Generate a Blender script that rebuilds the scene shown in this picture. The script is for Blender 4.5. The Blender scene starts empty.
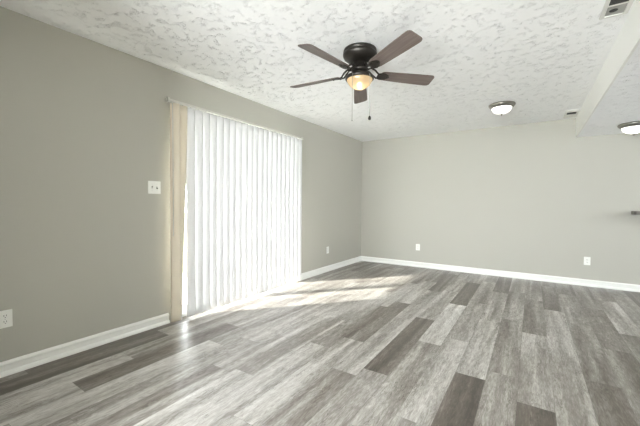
import bpy, bmesh, math, random
from mathutils import Vector, Matrix
random.seed(7)
S = bpy.context.scene
COL = S.collection
PI = math.pi

# ------------------------------------------------------------------ camera
H = 2.44                      # ceiling height
XL, YB = -2.932, 6.014        # left wall plane, back wall plane
XR, YR = 4.4, -2.6            # right wall plane, rear wall plane
CAMZ = 1.162
yaw, pitch, roll = 0.5810, -0.02805, 0.00692
fw = Vector((-math.sin(yaw)*math.cos(pitch), math.cos(yaw)*math.cos(pitch), math.sin(pitch)))
r0 = Vector((math.cos(yaw), math.sin(yaw), 0)); u0 = r0.cross(fw)
rr = r0*math.cos(roll) + u0*math.sin(roll); uu = u0*math.cos(roll) - r0*math.sin(roll)
cam_d = bpy.data.cameras.new('camera'); cam = bpy.data.objects.new('camera', cam_d); COL.objects.link(cam)
cam_d.sensor_fit = 'HORIZONTAL'; cam_d.sensor_width = 36.0; cam_d.lens = 322.56/640*36
cam_d.clip_start = 0.05
M = Matrix(((rr.x, uu.x, -fw.x, 0), (rr.y, uu.y, -fw.y, 0), (rr.z, uu.z, -fw.z, CAMZ), (0, 0, 0, 1)))
cam.matrix_world = M
S.camera = cam

# ------------------------------------------------------------------ world, sun, added fill lamps
SKY, SUN, REAR, SIDE, LAMP, BULBW, EXPO = 18.0, 40.0, 165.0, 30.0, 1.4, 12.0, 0.17
w = bpy.data.worlds.new('sky'); S.world = w; w.use_nodes = True
bg = w.node_tree.nodes['Background']; bg.inputs[0].default_value = (0.94, 0.96, 1.0, 1); bg.inputs[1].default_value = SKY
sd = bpy.data.lights.new('sun', 'SUN'); sun = bpy.data.objects.new('sun', sd); COL.objects.link(sun)
sd.energy = SUN; sd.angle = math.radians(2.2); sd.color = (1, 0.95, 0.88)
el = math.radians(35); hd = Vector((1, 1.2, 0)).normalized()
sdir = Vector((hd.x*math.cos(el), hd.y*math.cos(el), -math.sin(el)))
sun.rotation_euler = sdir.to_track_quat('-Z', 'Y').to_euler(); sun.location = (-8, -5, 7)


def area(name, loc, direction, sx, sy, power, col=(0.985, 0.98, 1.0), spread=None):
    d = bpy.data.lights.new(name, 'AREA'); d.shape = 'RECTANGLE'; d.size = sx; d.size_y = sy
    d.energy = power; d.color = col
    if spread: d.spread = math.radians(spread)
    o = bpy.data.objects.new(name, d); COL.objects.link(o); o.location = loc
    o.rotation_euler = Vector(direction).to_track_quat('-Z', 'Z').to_euler()
    return o


area('rear_fill_lamp', (-0.65, YR-0.2, 1.3), (0.0, 1, 0.0), 1.8, 1.5, REAR, spread=120)  # added fill lamp behind the camera, no such source in view
area('side_fill_lamp', (XR+0.2, 4.65, 1.45), (-1, 0, 0), 1.0, 1.3, SIDE, spread=100)  # added fill lamp off to the right, brightens the far left wall
S.view_settings.view_transform = 'Standard'; S.view_settings.look = 'None'
S.view_settings.gamma = 1.0; S.view_settings.use_curve_mapping = False
S.view_settings.exposure = EXPO
S.render.engine = 'CYCLES'
S.cycles.max_bounces = 14; S.cycles.diffuse_bounces = 8; S.cycles.transparent_max_bounces = 16
S.cycles.use_denoising = True


# ------------------------------------------------------------------ materials
def mat(name, col, rough=0.6, metal=0.0, spec=0.5, noise=0.0, nscale=30.0, bump=0.0, bscale=200.0):
    m = bpy.data.materials.new(name); m.use_nodes = True
    n, l = m.node_tree.nodes, m.node_tree.links
    b = n['Principled BSDF']
    b.inputs['Base Color'].default_value = (*col, 1)
    b.inputs['Roughness'].default_value = rough; b.inputs['Metallic'].default_value = metal
    b.inputs['Specular IOR Level'].default_value = spec
    tc = n.new('ShaderNodeTexCoord')
    if noise:
        t = n.new('ShaderNodeTexNoise'); t.inputs['Scale'].default_value = nscale; t.inputs['Detail'].default_value = 4
        l.new(tc.outputs['Object'], t.inputs['Vector'])
        r = n.new('ShaderNodeMapRange'); r.inputs[3].default_value = 1-noise; r.inputs[4].default_value = 1+noise
        l.new(t.outputs['Fac'], r.inputs[0])
        mx = n.new('ShaderNodeVectorMath'); mx.operation = 'SCALE'; mx.inputs[0].default_value = col
        l.new(r.outputs[0], mx.inputs['Scale']); l.new(mx.outputs[0], b.inputs['Base Color'])
    if bump:
        t2 = n.new('ShaderNodeTexNoise'); t2.inputs['Scale'].default_value = bscale; t2.inputs['Detail'].default_value = 3
        l.new(tc.outputs['Object'], t2.inputs['Vector'])
        bp = n.new('ShaderNodeBump'); bp.inputs['Strength'].default_value = bump; bp.inputs['Distance'].default_value = 0.002
        l.new(t2.outputs['Fac'], bp.inputs['Height']); l.new(bp.outputs[0], b.inputs['Normal'])
    return m


def mat_ceiling(name, col):
    """stomped drywall texture: ragged little ridges, done as relief"""
    m = bpy.data.materials.new(name); m.use_nodes = True
    n, l = m.node_tree.nodes, m.node_tree.links
    b = n['Principled BSDF']; b.inputs['Base Color'].default_value = (*col, 1); b.inputs['Roughness'].default_value = 0.85
    b.inputs['Specular IOR Level'].default_value = 0.2
    tc = n.new('ShaderNodeTexCoord')
    wp = n.new('ShaderNodeTexNoise'); wp.inputs['Scale'].default_value = 22; wp.inputs['Detail'].default_value = 3
    l.new(tc.outputs['Object'], wp.inputs['Vector'])
    mixv = n.new('ShaderNodeVectorMath'); mixv.operation = 'MULTIPLY_ADD'
    mixv.inputs[1].default_value = (0.055, 0.055, 0.055)
    l.new(wp.outputs['Color'], mixv.inputs[0]); l.new(tc.outputs['Object'], mixv.inputs[2])
    t1 = n.new('ShaderNodeTexNoise'); t1.inputs['Scale'].default_value = 58; t1.inputs['Detail'].default_value = 5; t1.inputs['Roughness'].default_value = 0.6
    l.new(mixv.outputs[0], t1.inputs['Vector'])
    # ridges along the level lines of a noise field
    s1 = n.new('ShaderNodeMath'); s1.operation = 'SUBTRACT'; s1.inputs[1].default_value = 0.5
    l.new(t1.outputs['Fac'], s1.inputs[0])
    a1 = n.new('ShaderNodeMath'); a1.operation = 'ABSOLUTE'; l.new(s1.outputs[0], a1.inputs[0])
    r1 = n.new('ShaderNodeMapRange'); r1.inputs[1].default_value = 0.0; r1.inputs[2].default_value = 0.045
    r1.inputs[3].default_value = 1; r1.inputs[4].default_value = 0
    l.new(a1.outputs[0], r1.inputs[0])
    # only in patches
    t2 = n.new('ShaderNodeTexNoise'); t2.inputs['Scale'].default_value = 19; t2.inputs['Detail'].default_value = 3
    l.new(tc.outputs['Object'], t2.inputs['Vector'])
    r2 = n.new('ShaderNodeMapRange'); r2.inputs[1].default_value = 0.49; r2.inputs[2].default_value = 0.70
    l.new(t2.outputs['Fac'], r2.inputs[0])
    mu = n.new('ShaderNodeMath'); mu.operation = 'MULTIPLY'; l.new(r1.outputs[0], mu.inputs[0]); l.new(r2.outputs[0], mu.inputs[1])
    t3 = n.new('ShaderNodeTexNoise'); t3.inputs['Scale'].default_value = 60; t3.inputs['Detail'].default_value = 3
    l.new(tc.outputs['Object'], t3.inputs['Vector'])
    ad = n.new('ShaderNodeMath'); ad.operation = 'MULTIPLY_ADD'; ad.inputs[1].default_value = 0.25
    l.new(t3.outputs['Fac'], ad.inputs[0]); l.new(mu.outputs[0], ad.inputs[2])
    bp = n.new('ShaderNodeBump'); bp.inputs['Strength'].default_value = 0.9; bp.inputs['Distance'].default_value = 0.0055
    l.new(ad.outputs[0], bp.inputs['Height']); l.new(bp.outputs[0], b.inputs['Normal'])
    return m


def mat_floor():
    m = bpy.data.materials.new('vinyl_plank'); m.use_nodes = True
    n, l = m.node_tree.nodes, m.node_tree.links
    b = n['Principled BSDF']
    uv = n.new('ShaderNodeUVMap'); uv.uv_map = 'plank'
    tone = n.new('ShaderNodeAttribute'); tone.attribute_name = 'tone'
    seed = n.new('ShaderNodeAttribute'); seed.attribute_name = 'seed'
    sep = n.new('ShaderNodeSeparateXYZ'); l.new(uv.outputs[0], sep.inputs[0])

    def coords(sx, sy):
        c = n.new('ShaderNodeCombineXYZ')
        a = n.new('ShaderNodeMath'); a.operation = 'MULTIPLY'; a.inputs[1].default_value = sx; l.new(sep.outputs[0], a.inputs[0])
        d = n.new('ShaderNodeMath'); d.operation = 'MULTIPLY'; d.inputs[1].default_value = sy; l.new(sep.outputs[1], d.inputs[0])
        l.new(a.outputs[0], c.inputs[0]); l.new(d.outputs[0], c.inputs[1]); l.new(seed.outputs['Fac'], c.inputs[2])
        return c

    def noise(sx, sy, det, dist=0.0, rough=0.55):
        t = n.new('ShaderNodeTexNoise'); t.inputs['Scale'].default_value = 1; t.inputs['Detail'].default_value = det
        t.inputs['Distortion'].default_value = dist; t.inputs['Roughness'].default_value = rough
        l.new(coords(sx, sy).outputs[0], t.inputs['Vector']); return t.outputs['Fac']

    def madd(x, k, y):       # x*k + y
        a = n.new('ShaderNodeMath'); a.operation = 'MULTIPLY_ADD'; a.inputs[1].default_value = k
        l.new(x, a.inputs[0])
        if isinstance(y, float): a.inputs[2].default_value = y
        else: l.new(y, a.inputs[2])
        return a.outputs[0]
    band = noise(9, 0.5, 2, 0.6)          # wide lengthwise bands
    cloud = noise(24, 6.5, 6, 1.4, 0.65)        # smoky mottling
    grain = noise(170, 20, 5, 0.6, 0.75)    # fine fibre
    cath = noise(42, 4.5, 5, 2.8, 0.65)         # cathedral lines
    v = madd(band, 0.85, madd(cloud, 0.45, madd(grain, 0.55, madd(cath, 0.50, -1.175))))
    v = madd(v, 1.15, tone.outputs['Fac'])
    # thin dark checks and knots, in patches
    ck = noise(30, 4.5, 5, 1.6, 0.6); pt = noise(13, 3.5, 2)
    d0 = n.new('ShaderNodeMath'); d0.operation = 'SUBTRACT'; d0.inputs[1].default_value = 0.5; l.new(ck, d0.inputs[0])
    d1 = n.new('ShaderNodeMath'); d1.operation = 'ABSOLUTE'; l.new(d0.outputs[0], d1.inputs[0])
    d2 = n.new('ShaderNodeMapRange'); d2.inputs[1].default_value = 0.0; d2.inputs[2].default_value = 0.02; d2.inputs[3].default_value = 1; d2.inputs[4].default_value = 0
    l.new(d1.outputs[0], d2.inputs[0])
    d3 = n.new('ShaderNodeMapRange'); d3.inputs[1].default_value = 0.50; d3.inputs[2].default_value = 0.62; l.new(pt, d3.inputs[0])
    d4 = n.new('ShaderNodeMath'); d4.operation = 'MULTIPLY'; l.new(d2.outputs[0], d4.inputs[0]); l.new(d3.outputs[0], d4.inputs[1])
    v = madd(d4.outputs[0], -0.36, v)
    ramp = n.new('ShaderNodeValToRGB')
    e = ramp.color_ramp.elements
    e[0].position = 0.0; e[0].color = (0.055, 0.045, 0.037, 1)
    e[1].position = 1.0; e[1].color = (0.72, 0.708, 0.69, 1)
    k = e.new(0.25); k.color = (0.120, 0.099, 0.082, 1)
    k = e.new(0.5); k.color = (0.255, 0.234, 0.213, 1)
    k = e.new(0.75); k.color = (0.49, 0.470, 0.446, 1)
    l.new(v, ramp.inputs[0]); l.new(ramp.outputs[0], b.inputs['Base Color'])
    b.inputs['Specular IOR Level'].default_value = 0.8
    ro = madd(grain, 0.14, 0.27); l.new(ro, b.inputs['Roughness'])
    bp = n.new('ShaderNodeBump'); bp.inputs['Strength'].default_value = 0.22; bp.inputs['Distance'].default_value = 0.001
    l.new(madd(grain, 0.6, madd(cath, 0.4, 0.0)), bp.inputs['Height']); l.new(bp.outputs[0], b.inputs['Normal'])
    return m


def mat_vane(name, col, transl):
    m = bpy.data.materials.new(name); m.use_nodes = True
    n, l = m.node_tree.nodes, m.node_tree.links
    n.remove(n['Principled BSDF'])
    d = n.new('ShaderNodeBsdfDiffuse'); d.inputs[0].default_value = (*col, 1)
    t = n.new('ShaderNodeBsdfTranslucent'); t.inputs[0].default_value = (*col, 1)
    mx = n.new('ShaderNodeMixShader'); mx.inputs[0].default_value = transl
    l.new(d.outputs[0], mx.inputs[1]); l.new(t.outputs[0], mx.inputs[2])
    g = n.new('ShaderNodeBsdfGlossy'); g.inputs['Roughness'].default_value = 0.4
    fr = n.new('ShaderNodeFresnel'); fr.inputs[0].default_value = 1.35
    m2 = n.new('ShaderNodeMixShader'); l.new(fr.outputs[0], m2.inputs[0]); l.new(mx.outputs[0], m2.inputs[1]); l.new(g.outputs[0], m2.inputs[2])
    l.new(m2.outputs[0], n['Material Output'].inputs[0])
    return m


def mat_thin_glass(name):
    m = bpy.data.materials.new(name); m.use_nodes = True
    n, l = m.node_tree.nodes, m.node_tree.links
    n.remove(n['Principled BSDF'])
    t = n.new('ShaderNodeBsdfTransparent'); t.inputs[0].default_value = (0.95, 0.97, 0.96, 1)
    g = n.new('ShaderNodeBsdfGlossy'); g.inputs['Roughness'].default_value = 0.02
    mx = n.new('ShaderNodeMixShader'); mx.inputs[0].default_value = 0.06
    l.new(t.outputs[0], mx.inputs[1]); l.new(g.outputs[0], mx.inputs[2]); l.new(mx.outputs[0], n['Material Output'].inputs[0])
    return m


def mat_lamp_glass(name, col, transl_col, clear, glow=0.0, glowcol=(1, 1, 1)):
    m = bpy.data.materials.new(name); m.use_nodes = True
    n, l = m.node_tree.nodes, m.node_tree.links
    n.remove(n['Principled BSDF'])
    d = n.new('ShaderNodeBsdfDiffuse'); d.inputs[0].default_value = (*col, 1)
    t = n.new('ShaderNodeBsdfTranslucent'); t.inputs[0].default_value = (*transl_col, 1)
    a = n.new('ShaderNodeMixShader'); a.inputs[0].default_value = 0.6
    l.new(d.outputs[0], a.inputs[1]); l.new(t.outputs[0], a.inputs[2])
    tr = n.new('ShaderNodeBsdfTransparent'); tr.inputs[0].default_value = (*transl_col, 1)
    c = n.new('ShaderNodeMixShader'); c.inputs[0].default_value = clear
    l.new(a.outputs[0], c.inputs[1]); l.new(tr.outputs[0], c.inputs[2])
    g = n.new('ShaderNodeBsdfGlossy'); g.inputs['Roughness'].default_value = 0.15
    f = n.new('ShaderNodeMixShader'); f.inputs[0].default_value = 0.05
    l.new(c.outputs[0], f.inputs[1]); l.new(g.outputs[0], f.inputs[2])
    last = f.outputs[0]
    if glow:
        e = n.new('ShaderNodeEmission'); e.inputs[0].default_value = (*glowcol, 1); e.inputs[1].default_value = glow
        ad = n.new('ShaderNodeAddShader'); l.new(last, ad.inputs[0]); l.new(e.outputs[0], ad.inputs[1]); last = ad.outputs[0]
    l.new(last, n['Material Output'].inputs[0])
    return m


def mat_emit(name, col, s):
    m = bpy.data.materials.new(name); m.use_nodes = True
    n, l = m.node_tree.nodes, m.node_tree.links
    n.remove(n['Principled BSDF'])
    e = n.new('ShaderNodeEmission'); e.inputs[0].default_value = (*col, 1); e.inputs[1].default_value = s
    l.new(e.outputs[0], n['Material Output'].inputs[0])
    return m


def mat_blade():
    m = bpy.data.materials.new('fan_blade_wood'); m.use_nodes = True
    n, l = m.node_tree.nodes, m.node_tree.links
    b = n['Principled BSDF']; b.inputs['Roughness'].default_value = 0.45
    tc = n.new('ShaderNodeTexCoord'); mp = n.new('ShaderNodeMapping'); mp.inputs['Scale'].default_value = (4, 70, 20)
    l.new(tc.outputs['Object'], mp.inputs[0])
    t = n.new('ShaderNodeTexNoise'); t.inputs['Scale'].default_value = 1; t.inputs['Detail'].default_value = 4; t.inputs['Distortion'].default_value = 0.5
    l.new(mp.outputs[0], t.inputs['Vector'])
    r = n.new('ShaderNodeValToRGB'); e = r.color_ramp.elements
    e[0].position = 0.3; e[0].color = (0.095, 0.072, 0.062, 1); e[1].position = 0.7; e[1].color = (0.165, 0.130, 0.115, 1)
    l.new(t.outputs['Fac'], r.inputs[0]); l.new(r.outputs[0], b.inputs['Base Color'])
    return m


WALL = mat('wall_paint', (0.445, 0.434, 0.390), 0.75, spec=0.25, bump=0.15, bscale=260)
CEIL = mat_ceiling('textured_ceiling_paint', (0.925, 0.93, 0.935))
SOFF = mat('soffit_paint', (0.86, 0.855, 0.83), 0.75, spec=0.25, bump=0.15, bscale=260)
TRIM = mat('white_trim_paint', (0.82, 0.82, 0.80), 0.35, noise=0.02)
FLOOR = mat_floor()
PLATE = mat('white_plastic', (0.80, 0.80, 0.77), 0.4, noise=0.02)
SLOT = mat('dark_slot', (0.03, 0.03, 0.03), 0.7, noise=0.1)
SCREW = mat('plate_screw', (0.55, 0.55, 0.52), 0.4, 0.5, noise=0.1)
BRONZE = mat('dark_bronze', (0.030, 0.026, 0.022), 0.38, 0.55, noise=0.25, nscale=60)
BLADE = mat_blade()
NICKEL = mat('brushed_nickel', (0.30, 0.29, 0.265), 0.32, 0.9, noise=0.12, nscale=90)
CHAIN = mat('chain_metal', (0.42, 0.41, 0.38), 0.4, 0.8, noise=0.1, nscale=300)
VANE = mat_vane('white_vane_vinyl', (0.83, 0.83, 0.85), 0.07)
VANE_WARMLIT = mat_vane('warm_lit_vane_vinyl', (0.80, 0.72, 0.60), 0.11)  # warm reflected light on the two near vanes, put into their colour
RAIL = mat('white_aluminium_rail', (0.56, 0.55, 0.51), 0.35, 0.1, noise=0.02)
CLIP = mat('grey_carrier_plastic', (0.30, 0.30, 0.28), 0.5, noise=0.1)
WAND = mat('clear_wand_plastic', (0.70, 0.69, 0.65), 0.25, noise=0.02)
GLASS = mat_thin_glass('window_glass')
VINYL = mat('white_door_vinyl', (0.82, 0.82, 0.81), 0.4, noise=0.02)
BOWL = mat_lamp_glass('amber_alabaster_glass', (0.80, 0.62, 0.40), (0.95, 0.80, 0.60), 0.18)
BULB = mat_emit('warm_bulb', (1.0, 0.82, 0.52), BULBW)
DOME = mat_lamp_glass('frosted_lamp_glass', (0.85, 0.85, 0.82), (0.95, 0.95, 0.92), 0.0, LAMP, (1.0, 0.98, 0.94))
GRILLE = mat('white_register_metal', (0.74, 0.74, 0.71), 0.45, 0.1, noise=0.04)
DARKMETAL = mat('dark_duct_metal', (0.16, 0.16, 0.15), 0.7, 0.2, noise=0.3)  # dark grey metal for the register louvres
COUNTER = mat('dark_laminate', (0.11, 0.10, 0.09), 0.4, noise=0.35, nscale=45)
CONCRETE = mat('patio_concrete', (0.66, 0.65, 0.62), 0.85, noise=0.12, nscale=5, bump=0.3, bscale=90)
GRASSM = mat('lawn_green', (0.10, 0.16, 0.05), 0.9, noise=0.4, nscale=12)
FENCE = mat('weathered_fence_wood', (0.42, 0.36, 0.28), 0.8, noise=0.25, nscale=14)
BARK = mat('tree_bark', (0.12, 0.09, 0.065), 0.9, noise=0.3)
LEAF = mat('green_leaves', (0.06, 0.12, 0.035), 0.7, noise=0.4, nscale=9)
SIDING = mat('outer_siding', (0.62, 0.60, 0.55), 0.7, noise=0.05)


# ------------------------------------------------------------------ mesh helpers
def link(name, bm, material, parent=None, smooth=False, loc=None):
    me = bpy.data.meshes.new(name)
    bmesh.ops.recalc_face_normals(bm, faces=bm.faces)
    bm.to_mesh(me); bm.free()
    if smooth:
        me.shade_smooth()
    for x in (material if isinstance(material, (list, tuple)) else [material]):
        me.materials.append(x)
    o = bpy.data.objects.new(name, me); COL.objects.link(o)
    if parent: o.parent = parent
    if loc is not None: o.location = loc
    return o


def box(bm, x0, x1, y0, y1, z0, z1, mi=0, bevel=0.0):
    vs = [bm.verts.new(p) for p in ((x0, y0, z0), (x1, y0, z0), (x1, y1, z0), (x0, y1, z0), (x0, y0, z1), (x1, y0, z1), (x1, y1, z1), (x0, y1, z1))]
    fs = []
    for q in ((0, 3, 2, 1), (4, 5, 6, 7), (0, 1, 5, 4), (1, 2, 6, 5), (2, 3, 7, 6), (3, 0, 4, 7)):
        f = bm.faces.new([vs[i] for i in q]); f.material_index = mi; fs.append(f)
    if bevel:
        es = list({e for f in fs for e in f.edges})
        bmesh.ops.bevel(bm, geom=es, offset=bevel, segments=2, affect='EDGES', profile=0.6)
    return vs


def lathe(bm, prof, seg=40, c=(0, 0, 0), mi=0):
    """prof: (r, z) list; r = 0 closes to a point"""
    rings = []
    for r, z in prof:
        if r < 1e-6:
            rings.append([bm.verts.new((c[0], c[1], c[2]+z))])
        else:
            rings.append([bm.verts.new((c[0]+r*math.cos(2*PI*i/seg), c[1]+r*math.sin(2*PI*i/seg), c[2]+z)) for i in range(seg)])
    for a, b in zip(rings, rings[1:]):
        for i in range(seg):
            j = (i+1) % seg
            if len(a) == 1 and len(b) == 1: continue
            if len(a) == 1: f = bm.faces.new((a[0], b[j], b[i]))
            elif len(b) == 1: f = bm.faces.new((a[i], a[j], b[0]))
            else: f = bm.faces.new((a[i], a[j], b[j], b[i]))
            f.material_index = mi


def tube(bm, pts, rad, seg=10):
    pts = [Vector(p) for p in pts]; rings = []
    if not isinstance(rad, (list, tuple)): rad = [rad]*len(pts)
    up = Vector((0, 0, 1))
    for i, p in enumerate(pts):
        t = (pts[min(i+1, len(pts)-1)] - pts[max(i-1, 0)]).normalized()
        a = t.cross(up)
        if a.length < 1e-3: a = t.cross(Vector((1, 0, 0)))
        a.normalize(); b = t.cross(a)
        rings.append([bm.verts.new(p + (a*math.cos(2*PI*k/seg) + b*math.sin(2*PI*k/seg))*rad[i]) for k in range(seg)])
    for A, B in zip(rings, rings[1:]):
        for k in range(seg):
            bm.faces.new((A[k], A[(k+1) % seg], B[(k+1) % seg], B[k]))
    bm.faces.new(rings[0][::-1]); bm.faces.new(rings[-1])


def empty(name, loc, rot=0.0):
    o = bpy.data.objects.new(name, None); COL.objects.link(o); o.location = loc; o.rotation_euler = (0, 0, rot)
    o.empty_display_size = 0.1
    return o


def tag(o, label=None, cat=None, group=None, kind=None):
    if label: o['label'] = label
    if cat: o['category'] = cat
    if group: o['group'] = group
    if kind: o['kind'] = kind
    return o


def struct(o, label=None, cat=None):
    return tag(o, label, cat, kind='structure')


# ------------------------------------------------------------------ room shell
T = 0.14
DY0, DY1, DZ = 1.85, 3.72, 2.05            # patio door opening in the left wall
SX, SZ = 0.512, 2.16                       # soffit face, height of the lowered ceiling

bm = bmesh.new()
box(bm, XL-T, XL, YR-T, DY0, 0, H); box(bm, XL-T, XL, DY1, YB+T, 0, H); box(bm, XL-T, XL, DY0, DY1, DZ, H)
struct(link('wall_left', bm, WALL), 'greige painted wall with the patio door', 'wall')
bm = bmesh.new(); box(bm, XL, XR+T, YB, YB+T, 0, H)
struct(link('wall_back', bm, WALL), 'pale greige painted back wall', 'wall')
WX0, WX1, WZ0, WZ1 = -1.65, 0.35, 0.5, 2.1  # rear window opening, added behind the camera for fill light
bm = bmesh.new()
box(bm, XL, WX0, YR-T, YR, 0, H); box(bm, WX1, XR+T, YR-T, YR, 0, H); box(bm, WX0, WX1, YR-T, YR, 0, WZ0); box(bm, WX0, WX1, YR-T, YR, WZ1, H)
struct(link('wall_rear', bm, WALL), 'greige painted rear wall with an added window', 'wall')
VY0, VY1, VZ0, VZ1 = 4.0, 5.3, 0.95, 1.95  # side window opening, added out of view for fill light
bm = bmesh.new()
box(bm, XR, XR+T, YR, VY0, 0, H); box(bm, XR, XR+T, VY1, YB, 0, H); box(bm, XR, XR+T, VY0, VY1, 0, VZ0); box(bm, XR, XR+T, VY0, VY1, VZ1, H)
struct(link('wall_right', bm, WALL), 'greige painted side wall with an added window', 'wall')
bm = bmesh.new(); box(bm, XL, -1.66, YR, 0.0, 0, H)  # unseen block, added to shade the near part of the left wall
struct(link('shade_block_wall', bm, WALL), 'greige painted block added behind the viewpoint to shade the left wall', 'wall')
bm = bmesh.new(); box(bm, 0.95, 1.07, YR, 3.2, 0, SZ)  # unseen wall, added to keep side light off the near left wall
struct(link('light_block_partition', bm, WALL), 'greige partition wall added under the lowered ceiling to block side light', 'wall')
bm = bmesh.new(); box(bm, XL-T, SX+0.02, YR-T, YB+T, H, H+0.12)
struct(link('ceiling', bm, CEIL), 'white stomp-textured ceiling', 'ceiling')
bm = bmesh.new(); box(bm, SX+0.016, XR+T, YR-T, YB, SZ, H+0.12)
struct(link('ceiling_lowered', bm, CEIL), 'lowered white textured ceiling on the right', 'ceiling')
bm = bmesh.new(); box(bm, SX, SX+0.016, YR, YB, SZ-0.004, H)
struct(link('soffit_face', bm, SOFF), 'smooth painted drop face of the lowered ceiling', 'soffit')


def window(name, axis, at, a0, a1, z0, z1, label):
    e = empty(name, (0, 0, 0)); struct(e, label, 'window')
    def bx(bm, p0, p1, q0, q1, d0, d1):
        if axis == 'y': box(bm, p0, p1, at+d0, at+d1, q0, q1)
        else: box(bm, at+d0, at+d1, p0, p1, q0, q1)
    d = (-0.10, -0.04) if axis == 'y' else (0.04, 0.10)
    bm = bmesh.new(); f = 0.05
    bx(bm, a0, a0+f, z0, z1, *d); bx(bm, a1-f, a1, z0, z1, *d); bx(bm, a0+f, a1-f, z0, z0+f, *d); bx(bm, a0+f, a1-f, z1-f, z1, *d)
    mid = (a0+a1)/2; bx(bm, mid-.03, mid+.03, z0+f, z1-f, *d)
    link('window_frame', bm, VINYL, e)
    g = (d[0]+d[1])/2
    for p0, p1 in ((a0+f, mid-.03), (mid+.03, a1-f)):
        bm = bmesh.new(); bx(bm, p0, p1, z0+f, z1-f, g-.003, g+.003); link('pane', bm, GLASS, e)
    return e


window('fill_window_1', 'y', YR, WX0, WX1, WZ0, WZ1, 'white sliding window added in the unseen rear wall for fill light')  # unseen window, added to let in fill light from behind
window('fill_window_2', 'x', XR, VY0, VY1, VZ0, VZ1, 'white sliding window added in the unseen right wall for fill light')  # unseen window, added to light the far end from the right

# ------------------------------------------------------------------ plank floor
PW, PL, PX = 0.185, 1.255, 0.69
KNOWN = {   # row: (one joint position, {tone of plank whose near end is at that joint, in plank lengths from it})
    3: (3.125, {0: .60, 1: .36, 2: .40, -1: .62, -2: .40}), 4: (2.215, {0: .60, 1: .43, 2: .40, 3: .50, -1: .22, -2: .5}),
    2: (2.755, {0: .42, 1: .40, -1: .36, 2: .36, -2: .45}), 1: (3.45, {0: .42, 1: .42, -1: .40, 2: .36, -2: .42}),
    0: (3.935, {0: .58, 1: .40, -1: .36, -2: .45}), 5: (2.52, {0: .42, -1: .44, 1: .50, 2: .55, -2: .4}),
    6: (2.37, {0: .62, 1: .62, 2: .27, -1: .24, -2: .5}), 7: (2.95, {0: .48, -1: .60, 1: .50, 2: .46, -2: .55}),
    8: (2.745, {0: .74, 1: .24, 2: .52, -1: .46, -2: .58}), 9: (2.06, {0: .16, 1: .62, 2: .58, 3: .5, -1: .55, -2: .4}),
    10: (4.45, {0: .26, 1: .5, -1: .66, -2: .64, -3: .46, -4: .5}), 11: (2.45, {0: .30, 1: .68, 2: .34, -1: .60, -2: .5}),
    12: (2.20, {0: .48, 1: .62, 2: .46, -1: .68, -2: .6}), 13: (1.55, {0: .60, 1: .66, 2: .56, 3: .44, -1: .66, -2: .5}),
    14: (2.75, {0: .66, 1: .58, 2: .36, -1: .60, -2: .50}), 15: (0.69, {0: .48, 1: .62, 2: .60, 3: .46, 4: .34, -1: .5}),
    16: (1.75, {0: .60, 1: .64, 2: .48, 3: .40, -1: .60, -2: .55}), 17: (0.84, {0: .33, 1: .52, 2: .58, 3: .46, 4: .30, -1: .70}),
    18: (1.225, {0: .50, 1: .56, 2: .50, 3: .28, -1: .66, -2: .46}), 19: (1.62, {0: .52, 1: .58, 2: .44, 3: .36, -1: .20, -2: .40}),  # dark planks by the blind toned lighter, painting in its reflection haze
    20: (0.72, {0: .18, 1: .50, 2: .44, 3: .34, -1: .52}),
}
bm = bmesh.new()
uvl = bm.loops.layers.uv.new('plank')
tl = bm.faces.layers.float.new('tone'); sl = bm.faces.layers.float.new('seed')
rnd = random.Random(3)
row = 22
while PX - PW*row < XR+T:
    x0, x1 = PX-PW*row, PX-PW*(row-1)
    x0c, x1c = max(x0, XL-T), min(x1, XR+T)
    if x1c > x0c:
        j0, tones = KNOWN.get(row, (rnd.uniform(0, PL), {}))
        k0 = math.floor((YR-T-j0)/PL)
        for k in range(k0, 12):
            y0, y1 = j0+k*PL, j0+(k+1)*PL
            y0c, y1c = max(y0, YR-T), min(y1, YB+T)
            if y1c <= y0c: continue
            tone = tones.get(k, rnd.choice((.25, .38, .45, .5, .58, .62)))
            g = 0.0004
            vs = [bm.verts.new(p) for p in ((x0c+g, y0c+g, 0), (x1c-g, y0c+g, 0), (x1c-g, y1c-g, 0), (x0c+g, y1c-g, 0))]
            f = bm.faces.new(vs); f[tl] = tone; f[sl] = rnd.uniform(0, 90)
            du, dv = rnd.uniform(0, 5), rnd.uniform(0, 5)
            for lp in f.loops: lp[uvl].uv = (lp.vert.co.x-x0+du, lp.vert.co.y-y0+dv)
    row -= 1
nv = len(bm.verts)
vs = box(bm, XL-T, XR+T, YR-T, YB+T, -0.1, -0.0012)
floor = struct(link('floor', bm, FLOOR), 'grey wood-look plank floor', 'floor')


# ------------------------------------------------------------------ baseboards
def baseboard(name, p0, p1, nrm):
    """profile extruded from p0 to p1; nrm points into the room"""
    prof = [(0, 0.0), (0.030, 0.0), (0.029, 0.010), (0.024, 0.022), (0.016, 0.028), (0.0115, 0.029), (0.0115, 0.066), (0.017, 0.070), (0.016, 0.080), (0.008, 0.092), (0, 0.094)]
    bm = bmesh.new(); n = Vector(nrm); A, B = Vector(p0), Vector(p1)
    ra = [bm.verts.new(A+n*d+Vector((0, 0, z))) for d, z in prof]
    rb = [bm.verts.new(B+n*d+Vector((0, 0, z))) for d, z in prof]
    for i in range(len(prof)):
        j = (i+1) % len(prof); bm.faces.new((ra[i], ra[j], rb[j], rb[i]))
    bm.faces.new(ra); bm.faces.new(rb[::-1])
    return struct(link(name, bm, TRIM), None, 'baseboard')


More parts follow.
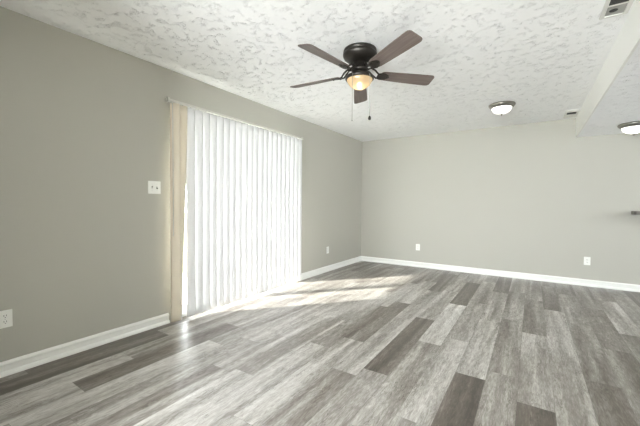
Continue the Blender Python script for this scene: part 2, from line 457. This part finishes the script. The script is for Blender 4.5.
baseboard('baseboard_left_near', (XL, 0.0, 0.001), (XL, DY0-0.06, 0.001), (1, 0, 0))
baseboard('baseboard_left_far', (XL, DY1+0.06, 0.001), (XL, YB-0.02, 0.001), (1, 0, 0))
baseboard('baseboard_back', (XL, YB, 0.001), (XR, YB, 0.001), (0, -1, 0))
baseboard('baseboard_rear', (-1.66, YR, 0.001), (0.95, YR, 0.001), (0, 1, 0))
baseboard('baseboard_right', (XR, YR, 0.001), (XR, YB-.03, 0.001), (-1, 0, 0))

# ------------------------------------------------------------------ sliding patio door
door = empty('door_1', (XL-T, (DY0+DY1)/2, 0)); struct(door, 'white sliding glass patio door behind the vertical blind', 'door')
hw = (DY1-DY0)/2
bm = bmesh.new()
box(bm, 0.0, 0.12, -hw, -hw+.035, 0.002, DZ); box(bm, 0.0, 0.12, hw-.035, hw, 0.002, DZ)
box(bm, 0.0, 0.12, -hw+.035, hw-.035, DZ-.035, DZ); box(bm, 0.0, 0.12, -hw+.035, hw-.035, 0.002, 0.03)
link('door_frame', bm, VINYL, door)
for (a, b, d) in ((-hw+.035, .03, 0.065), (-.03, hw-.035, 0.02)):
    bm = bmesh.new(); s = .055; z0, z1 = .032, DZ-.037
    box(bm, d, d+.035, a, a+s, z0, z1); box(bm, d, d+.035, b-s, b, z0, z1)
    box(bm, d, d+.035, a+s, b-s, z0, z0+.08); box(bm, d, d+.035, a+s, b-s, z1-s, z1)
    sash = link('door_sash', bm, VINYL, door)
    bm = bmesh.new(); box(bm, d+.014, d+.020, a+s, b-s, z0+.08, z1-s); link('pane', bm, GLASS, sash)
bm = bmesh.new(); tube(bm, [(.10, -hw+.062, .95), (.118, -hw+.062, .97), (.118, -hw+.062, 1.13), (.10, -hw+.062, 1.15)], .008)
link('door_handle', bm, VINYL, door)

# ------------------------------------------------------------------ vertical blind
BX = XL+0.085
blind = empty('vertical_blind', (BX, 2.79, 0))
tag(blind, 'white vertical blind with long slats hanging over the patio door', 'blind')
BY0, BY1 = 1.745-2.79, 3.83-2.79
bm = bmesh.new()
box(bm, -.022, .022, BY0, BY1, 2.108, 2.130, bevel=.004)
box(bm, -.085, -.022, BY0+.10, BY0+.13, 2.112, 2.130); box(bm, -.085, -.022, 0, .03, 2.112, 2.130); box(bm, -.085, -.022, BY1-.13, BY1-.10, 2.112, 2.130)
link('headrail', bm, RAIL, blind)
for y, s in ((BY0, -1), (BY1, 1)):
    bm = bmesh.new(); box(bm, -.026, .026, y-.012, y+.012, 2.100, 2.139, bevel=.006)
    tube(bm, [(0.0, y+s*.010, 2.12), (0, y+s*.022, 2.12)], [.012, .010], 12)
    link('end_cap', bm, RAIL, blind)
VW, ZT, ZB = 0.089, 2.102, 0.028


def vane(yc, t_top, t_bot, material, xo=0.0, shift=0.0):
    """a slightly cupped slat, turned by t about its hanger (0 = flat to the wall, positive = far edge into the room)"""
    bm = bmesh.new(); nz, nw = 24, 8; rows = []
    for i in range(nz+1):
        z = ZT+(ZB-ZT)*i/nz; f = i/nz
        t = t_top+(t_bot-t_top)*f; c, s = math.cos(t), math.sin(t)
        rw = []
        for k in range(nw+1):
            a = (k/nw-.5)*VW; bow = .011*(1-(2*k/nw-1)**2)
            rw.append(bm.verts.new((s*a+c*bow+xo, c*a-s*bow+shift*f, z)))
        rows.append(rw)
    for A, B in zip(rows, rows[1:]):
        for k in range(nw): bm.faces.new((A[k], A[k+1], B[k+1], B[k]))
    o = link('vane', bm, material, blind, True, (0, yc, 0))
    md = o.modifiers.new('thick', 'SOLIDIFY'); md.thickness = .0012; md.offset = 0
    bm = bmesh.new()
    box(bm, -.004, .004, -.007, .007, ZT-.006, ZT+.010, bevel=.0015)
    link('clip', bm, CLIP, o)
    return o


rv = random.Random(11)
vane(1.812-2.79, math.radians(24), math.radians(28), VANE_WARMLIT, 0.012)
vane(1.900-2.79, math.radians(26), math.radians(-52), VANE_WARMLIT, 0.0, -.030)
N = 21
for i in range(N):
    y = 1.985+(3.785-1.985)*i/(N-1)
    base = 14.5
    t = math.radians(base+rv.uniform(-5, 5))
    vane(y-2.79, t, t+math.radians(rv.uniform(-2, 2)), VANE, 0.0)
bm = bmesh.new(); tube(bm, [(.03, BY0+.03, 2.09), (.034, BY0+.03, 1.9), (.036, BY0+.028, .85)], .004, 8)
tube(bm, [(.0, BY0+.03, 2.10), (.03, BY0+.03, 2.09)], .003, 8)
link('tilt_wand', bm, WAND, blind, True)

# ------------------------------------------------------------------ ceiling fan
FX, FY = -1.219, 2.442
fan = empty('ceiling_fan', (FX, FY, H))
tag(fan, 'dark bronze five-blade ceiling fan with a lit amber bowl light', 'ceiling fan')
bm = bmesh.new()
lathe(bm, [(0, 0), (.128, 0), (.134, -.004), (.138, -.022), (.133, -.026), (.133, -.031), (.140, -.035), (.140, -.050), (.130, -.070), (.108, -.088), (.070, -.102), (0.05, -.106), (0, -.106)], 56)
link('ceiling_canopy', bm, BRONZE, fan, True)
bm = bmesh.new()
lathe(bm, [(0, -.104), (.060, -.104), (.062, -.150), (.068, -.154), (.070, -.168), (.060, -.178), (0, -.180)], 48)
link('motor_hub', bm, BRONZE, fan, True)
bm = bmesh.new()
lathe(bm, [(0, -.172), (.034, -.172), (.037, -.184), (.052, -.199), (.088, -.211), (.112, -.218), (.120, -.228), (.119, -.240), (.112, -.247), (.102, -.244), (.0, -.236)], 56)
link('light_fitter', bm, BRONZE, fan, True)
bm = bmesh.new()
bowl = [(.104, -.240), (.105, -.248), (.099, -.264), (.086, -.285), (.066, -.303), (.042, -.315), (.018, -.320), (0, -.321)]
lathe(bm, bowl, 48)
link('glass_bowl', bm, BOWL, fan, True)
bm = bmesh.new(); bmesh.ops.create_uvsphere(bm, u_segments=24, v_segments=14, radius=.024, matrix=Matrix.Translation((0.0, 0.0, -.288)))
link('bulb', bm, BULB, fan, True)
tilt = math.radians(-14.5)
for k in range(5):
    a = -1.757 - k*2*PI/5
    holder_z = -.195
    droop = (-.010, .015, .034, .012, -.030)[k]/.654      # the old blades sag unevenly
    # blade: rounded plank from r=.175 to r=.66
    bm = bmesh.new()
    outl = []
    R0, R1 = .180, .646
    for x, wd in ((R0, .030), (R0+.006, .042), (R0+.02, .050), (R0+.05, .054), (.35, .060), (.50, .0655), (R1-.045, .068), (R1-.02, .066), (R1-.006, .058), (R1, .045)):
        outl.append((x, wd))
    pts = [(x, wd) for x, wd in outl] + [(x, -wd) for x, wd in outl[::-1]]
    top = [bm.verts.new((x, y, .003)) for x, y in pts]; bot = [bm.verts.new((x, y, -.003)) for x, y in pts]
    bm.faces.new(top); bm.faces.new(bot[::-1])
    for i in range(len(pts)):
        j = (i+1) % len(pts); bm.faces.new((top[i], bot[i], bot[j], top[j]))
    b = link('blade', bm, BLADE, fan)
    b.location = (0, 0, holder_z)
    b.rotation_euler = (Matrix.Rotation(a, 3, 'Z') @ Matrix.Rotation(droop, 3, 'Y') @ Matrix.Rotation(tilt, 3, 'X')).to_euler()
    # blade iron: two curling arms from the hub and a plate under the blade root
    bm = bmesh.new()
    for sg in (-1, 1):
        tube(bm, [(.066, sg*.010, .040), (.095, sg*.026, .044), (.125, sg*.034, .022), (.150, sg*.030, -.004), (.178, sg*.022, -.008)], [.008, .008, .0075, .007, .006], 8)
    pl = [(.150, .016), (.165, .036), (.185, .044), (.215, .038), (.245, .020), (.258, .0), (.245, -.020), (.215, -.038), (.185, -.044), (.165, -.036), (.150, -.016)]
    tp = [bm.verts.new((x, y, -.004)) for x, y in pl]; bt = [bm.verts.new((x, y, -.009)) for x, y in pl]
    bm.faces.new(tp); bm.faces.new(bt[::-1])
    for i in range(len(pl)):
        j = (i+1) % len(pl); bm.faces.new((tp[i], bt[i], bt[j], tp[j]))
    for sx, sy in ((.185, .024), (.185, -.024), (.235, 0)):
        bmesh.ops.create_uvsphere(bm, u_segments=8, v_segments=5, radius=.006, matrix=Matrix.Translation((sx, sy, -.010)))
    ir = link('blade_iron', bm, BRONZE, fan)
    ir.location = b.location; ir.rotation_euler = b.rotation_euler
# pull chains hang from the fitter's rim
cr = Vector((rr.x, rr.y, 0)).normalized(); cf = Vector((fw.x, fw.y, 0)).normalized()
for off, zend, knob in ((-.070, -.608, .004), (.070, -.583, .016)):
    p = cr*off - cf*.105
    bm = bmesh.new(); tube(bm, [(p.x*.95, p.y*.95, -.232), (p.x, p.y, -.245), (p.x, p.y, zend)], .0022, 6)
    ch = link('pull_chain', bm, CHAIN, fan)
    bm = bmesh.new()
    lathe(bm, [(0, zend+knob), (knob*.45, zend+knob*.6), (knob*.8, zend-knob*.3), (knob*.55, zend-knob*1.1), (0, zend-knob*1.3)], 14, (p.x, p.y, 0))
    link('pull_knob', bm, BRONZE, ch, True)


# ------------------------------------------------------------------ flush ceiling lights
def flush(x, y, z, label):
    e = empty('flush_ceiling_light', (x, y, z)); e.scale = (.89, .89, 1.08); tag(e, label, 'ceiling light', 'flush dome ceiling lights')
    bm = bmesh.new()
    lathe(bm, [(0, 0), (.152, 0), (.166, -.005), (.170, -.012), (.167, -.022), (.152, -.036), (.136, -.046), (.128, -.047), (.126, -.040), (0, -.034)], 56)
    link('metal_rim', bm, NICKEL, e, True)
    bm = bmesh.new()
    lathe(bm, [(.128, -.040), (.127, -.050), (.118, -.070), (.098, -.090), (.070, -.104), (.040, -.111), (.012, -.114), (0, -.114)], 56)
    link('glass_dome', bm, DOME, e, True)
    bm = bmesh.new()
    lathe(bm, [(0, -.111), (.018, -.112), (.015, -.117), (.008, -.121), (.010, -.128), (.005, -.136), (0, -.138)], 20)
    link('finial', bm, NICKEL, e, True)
    return e


flush(-.345, 4.70, H, 'nickel-rimmed white dome light on the main ceiling, beyond the fan')
flush(1.012, 5.36, SZ, 'nickel-rimmed white dome light on the lowered ceiling at the right edge')

# ------------------------------------------------------------------ ceiling registers
reg = empty('air_register', (.428, 2.60, H)); tag(reg, 'long white ceiling air register near the top right corner', 'air vent')
bm = bmesh.new()
for (x0, x1, y0, y1) in ((-.072, -.048, -.30, .31), (.048, .072, -.30, .31), (-.048, .048, -.30, -.276), (-.048, .048, .286, .31)):
    box(bm, x0, x1, y0, y1, -.012, 0, bevel=.003)
box(bm, -.048, .048, .146, .160, -.011, -.002)
box(bm, -.048, .048, -.02, -.006, -.011, -.002)
link('register_frame', bm, GRILLE, reg)
bm = bmesh.new(); box(bm, -.048, .048, -.276, .286, -.002, -.0005); link('duct_back', bm, SLOT, reg)
bm = bmesh.new()
for i in range(30):
    y = -.270+i*.0185
    if y > .140: break
    vs = box(bm, -.047, .047, y, y+.0015, -.011, -.002)
    for v in vs[4:]: v.co.y += .008
link('louvre', bm, DARKMETAL, reg)
bm = bmesh.new(); box(bm, -.046, .046, .162, .284, -.0085, -.003); link('damper_plate', bm, mat('grey_damper_metal', (.34, .34, .32), .55, .2, noise=.15), reg)
bm = bmesh.new(); lathe(bm, [(0, -.0085), (.022, -.0085), (.022, -.010), (0.020, -.011), (0, -.011)], 24, (-.012, .222, 0)); link('damper_knob', bm, SLOT, reg, True)

reg2 = empty('air_register', (.430, 5.68, H)); tag(reg2, 'small white ceiling register close to the back wall', 'air vent')
bm = bmesh.new()
for (x0, x1, y0, y1) in ((-.078, -.052, -.22, .20), (.052, .076, -.22, .20), (-.052, .052, -.22, -.12), (-.052, .052, .02, .20)):
    box(bm, x0, x1, y0, y1, -.012, 0, bevel=.003)
link('register_frame', bm, GRILLE, reg2)
bm = bmesh.new(); box(bm, -.052, .052, -.12, .02, -.002, -.0005); link('duct_back', bm, SLOT, reg2)
bm = bmesh.new()
for i in range(5):
    y = -.115+i*.028
    vs = box(bm, -.051, .051, y, y+.0015, -.010, -.002)
    for v in vs[4:]: v.co.y += .008
link('louvre', bm, DARKMETAL, reg2)


# ------------------------------------------------------------------ wall plates (local: x = width, y = out of wall, z = up)
def plate(name, loc, rot, w_, h_, label, cat, group=None):
    e = empty(name, loc, rot); tag(e, label, cat, group)
    bm = bmesh.new(); box(bm, -w_/2, w_/2, 0, .006, -h_/2, h_/2, bevel=.002); link('cover_plate', bm, PLATE, e)
    return e


def outlet(loc, rot, label):
    e = plate('wall_outlet', loc, rot, .074, .117, label, 'outlet', 'white duplex wall outlets')
    for dz in (-.020, .020):
        bm = bmesh.new()
        n = 20; vs0, vs1 = [], []
        for i in range(n):
            a = 2*PI*i/n; x = max(-.0145, min(.0145, .0172*math.cos(a))); z = .0145*math.sin(a)+dz
            vs0.append(bm.verts.new((x, .005, z))); vs1.append(bm.verts.new((x, .0085, z)))
        bm.faces.new(vs1)
        for i in range(n): bm.faces.new((vs0[i], vs0[(i+1) % n], vs1[(i+1) % n], vs1[i]))
        rc = link('receptacle', bm, PLATE, e)
        bm = bmesh.new()
        box(bm, -.0078, -.0050, .0080, .0090, dz-.001, dz+.009); box(bm, .0050, .0078, .0080, .0090, dz-.001, dz+.009)
        lathe2 = [(0.0028*math.cos(2*PI*i/10), 0.0028*math.sin(2*PI*i/10)) for i in range(10)]
        vv = [bm.verts.new((x, .0090, z+dz-.008)) for x, z in lathe2]; bm.faces.new(vv)
        link('slot', bm, SLOT, rc)
    bm = bmesh.new(); vv = [(.0032*math.cos(2*PI*i/10), .0032*math.sin(2*PI*i/10)) for i in range(10)]
    a_ = [bm.verts.new((x, .0060, z)) for x, z in vv]; b_ = [bm.verts.new((x, .0074, z)) for x, z in vv]
    bm.faces.new(b_)
    for i in range(10): bm.faces.new((a_[i], a_[(i+1) % 10], b_[(i+1) % 10], b_[i]))
    link('screw', bm, SCREW, e)
    return e


RL, RB = -PI/2, PI          # plates on the left wall face +x, on the back wall -y
outlet((XL, .632, .378), RL, 'white duplex outlet low on the left wall, at the left edge')
outlet((XL, 4.710, .368), RL, 'small white outlet on the left wall beyond the blind')
outlet((-1.760, YB, .368), RB, 'white outlet on the back wall nearer the left corner')
outlet((.685, YB, .363), RB, 'white outlet on the back wall at the right')
sw = plate('light_switch', (XL, 1.660, 1.304), RL, .118, .117, 'white double toggle switch plate left of the blind', 'light switch')
for dx, up in ((-.023, -1), (.023, 1)):
    bm = bmesh.new(); box(bm, dx-.005, dx+.005, .0055, .0068, -.012, .012); link('toggle_slot', bm, SCREW, sw)
    bm = bmesh.new(); vs = box(bm, dx-.0038, dx+.0038, .006, .017, -.0045+up*.003, .0045+up*.003)
    for v in vs:
        if v.co.y > .01: v.co.z += up*.007; v.co.x = dx+(v.co.x-dx)*.8
    link('toggle', bm, SLOT if up < 0 else CLIP, sw)
    for zz in (-.030, .030):
        bm = bmesh.new()
        vv = [bm.verts.new((dx+.003*math.cos(2*PI*i/10), .0066, zz+.003*math.sin(2*PI*i/10))) for i in range(10)]; bm.faces.new(vv)
        link('screw', bm, SCREW, sw)

# ------------------------------------------------------------------ ledge at the right edge
led = empty('wall_ledge', (1.135, YB, 1.095)); tag(led, 'dark ledge with rounded corner on the back wall at the right edge', 'shelf')
bm = bmesh.new()
o_ = [(0, 0), (1.2, 0), (1.2, -.20), (.05, -.20)] + [(.05-.05*math.sin(a*PI/12), -.15-.05*math.cos(a*PI/12)) for a in range(1, 7)]
tp = [bm.verts.new((x, y, 0)) for x, y in o_]; bt = [bm.verts.new((x, y, -.045)) for x, y in o_]
bm.faces.new(tp); bm.faces.new(bt[::-1])
for i in range(len(o_)):
    j = (i+1) % len(o_); bm.faces.new((tp[i], bt[i], bt[j], tp[j]))
link('ledge_top', bm, COUNTER, led)
for bx_ in (.14, 1.05):
    bm = bmesh.new()
    tri = [(0, -.045), (-.16, -.045), (-.15, -.055), (-.02, -.20), (0, -.22)]
    a_ = [bm.verts.new((bx_, y, z)) for y, z in tri]; b_ = [bm.verts.new((bx_+.025, y, z)) for y, z in tri]
    bm.faces.new(a_); bm.faces.new(b_[::-1])
    for i in range(5): bm.faces.new((a_[i], a_[(i+1) % 5], b_[(i+1) % 5], b_[i]))
    link('bracket', bm, WALL, led)

# ------------------------------------------------------------------ outside the patio door
bm = bmesh.new(); box(bm, -5.0, XL-T-.002, -1.5, 7.5, -.16, -.06)
struct(link('patio_slab', bm, CONCRETE), 'concrete patio outside the door', 'patio')
bm = bmesh.new(); box(bm, -40, -5.0, -30, 40, -.26, -.10)
struct(link('lawn_ground', bm, GRASSM), 'green lawn beyond the patio', 'lawn')
bm = bmesh.new(); box(bm, XL-T-.78, XL-T-.002, -2.0, 7.0, 2.50, 2.56)
struct(link('eave_overhang', bm, SIDING), 'roof overhang above the patio door', 'eave')
fe = empty('patio_fence', (-4.8, 3.0, -.10)); tag(fe, 'weathered low picket fence around the patio, seen through the blind', 'fence')
bm = bmesh.new(); box(bm, .0, .03, -3.2, 4.2, .25, .33); box(bm, .0, .03, -3.2, 4.2, .80, .88); link('fence_rail', bm, FENCE, fe)
for i in range(46):
    y = -3.15+i*.16
    bm = bmesh.new(); vs = box(bm, .032, .05, y, y+.11, .03, 1.02)
    link('picket', bm, FENCE, fe)
rt = random.Random(5)
for (x, y, h, r, lab) in ((-9.5, 6.6, 3.4, 1.4, 'leafy green tree beyond the patio fence, seen through the gap in the blind'),
                          (-7.2, 9.8, 2.6, 1.1, 'smaller leafy tree farther along the patio fence')):
    e = empty('leafy_tree', (x, y, -.10)); tag(e, lab, 'tree')
    bm = bmesh.new(); tube(bm, [(0, 0, 0), (.05, .02, h*.35), (.0, .05, h*.75)], [.14, .10, .05], 10); link('trunk', bm, BARK, e, True)
    bm = bmesh.new()
    for i in range(900):
        d = Vector((rt.gauss(0, 1), rt.gauss(0, 1), rt.gauss(0, 1))).normalized()*r*rt.uniform(.35, 1)
        c = Vector((0, .05, h*.72))+Vector((d.x, d.y, d.z*.9))
        a = Vector((rt.gauss(0, 1), rt.gauss(0, 1), rt.gauss(0, 1))).normalized(); b2 = a.cross(Vector((.3, .5, .8))).normalized(); s = rt.uniform(.06, .12)
        bm.faces.new([bm.verts.new(c+a*s), bm.verts.new(c+b2*s*.5), bm.verts.new(c-a*s), bm.verts.new(c-b2*s*.5)])
    link('foliage', bm, LEAF, e)
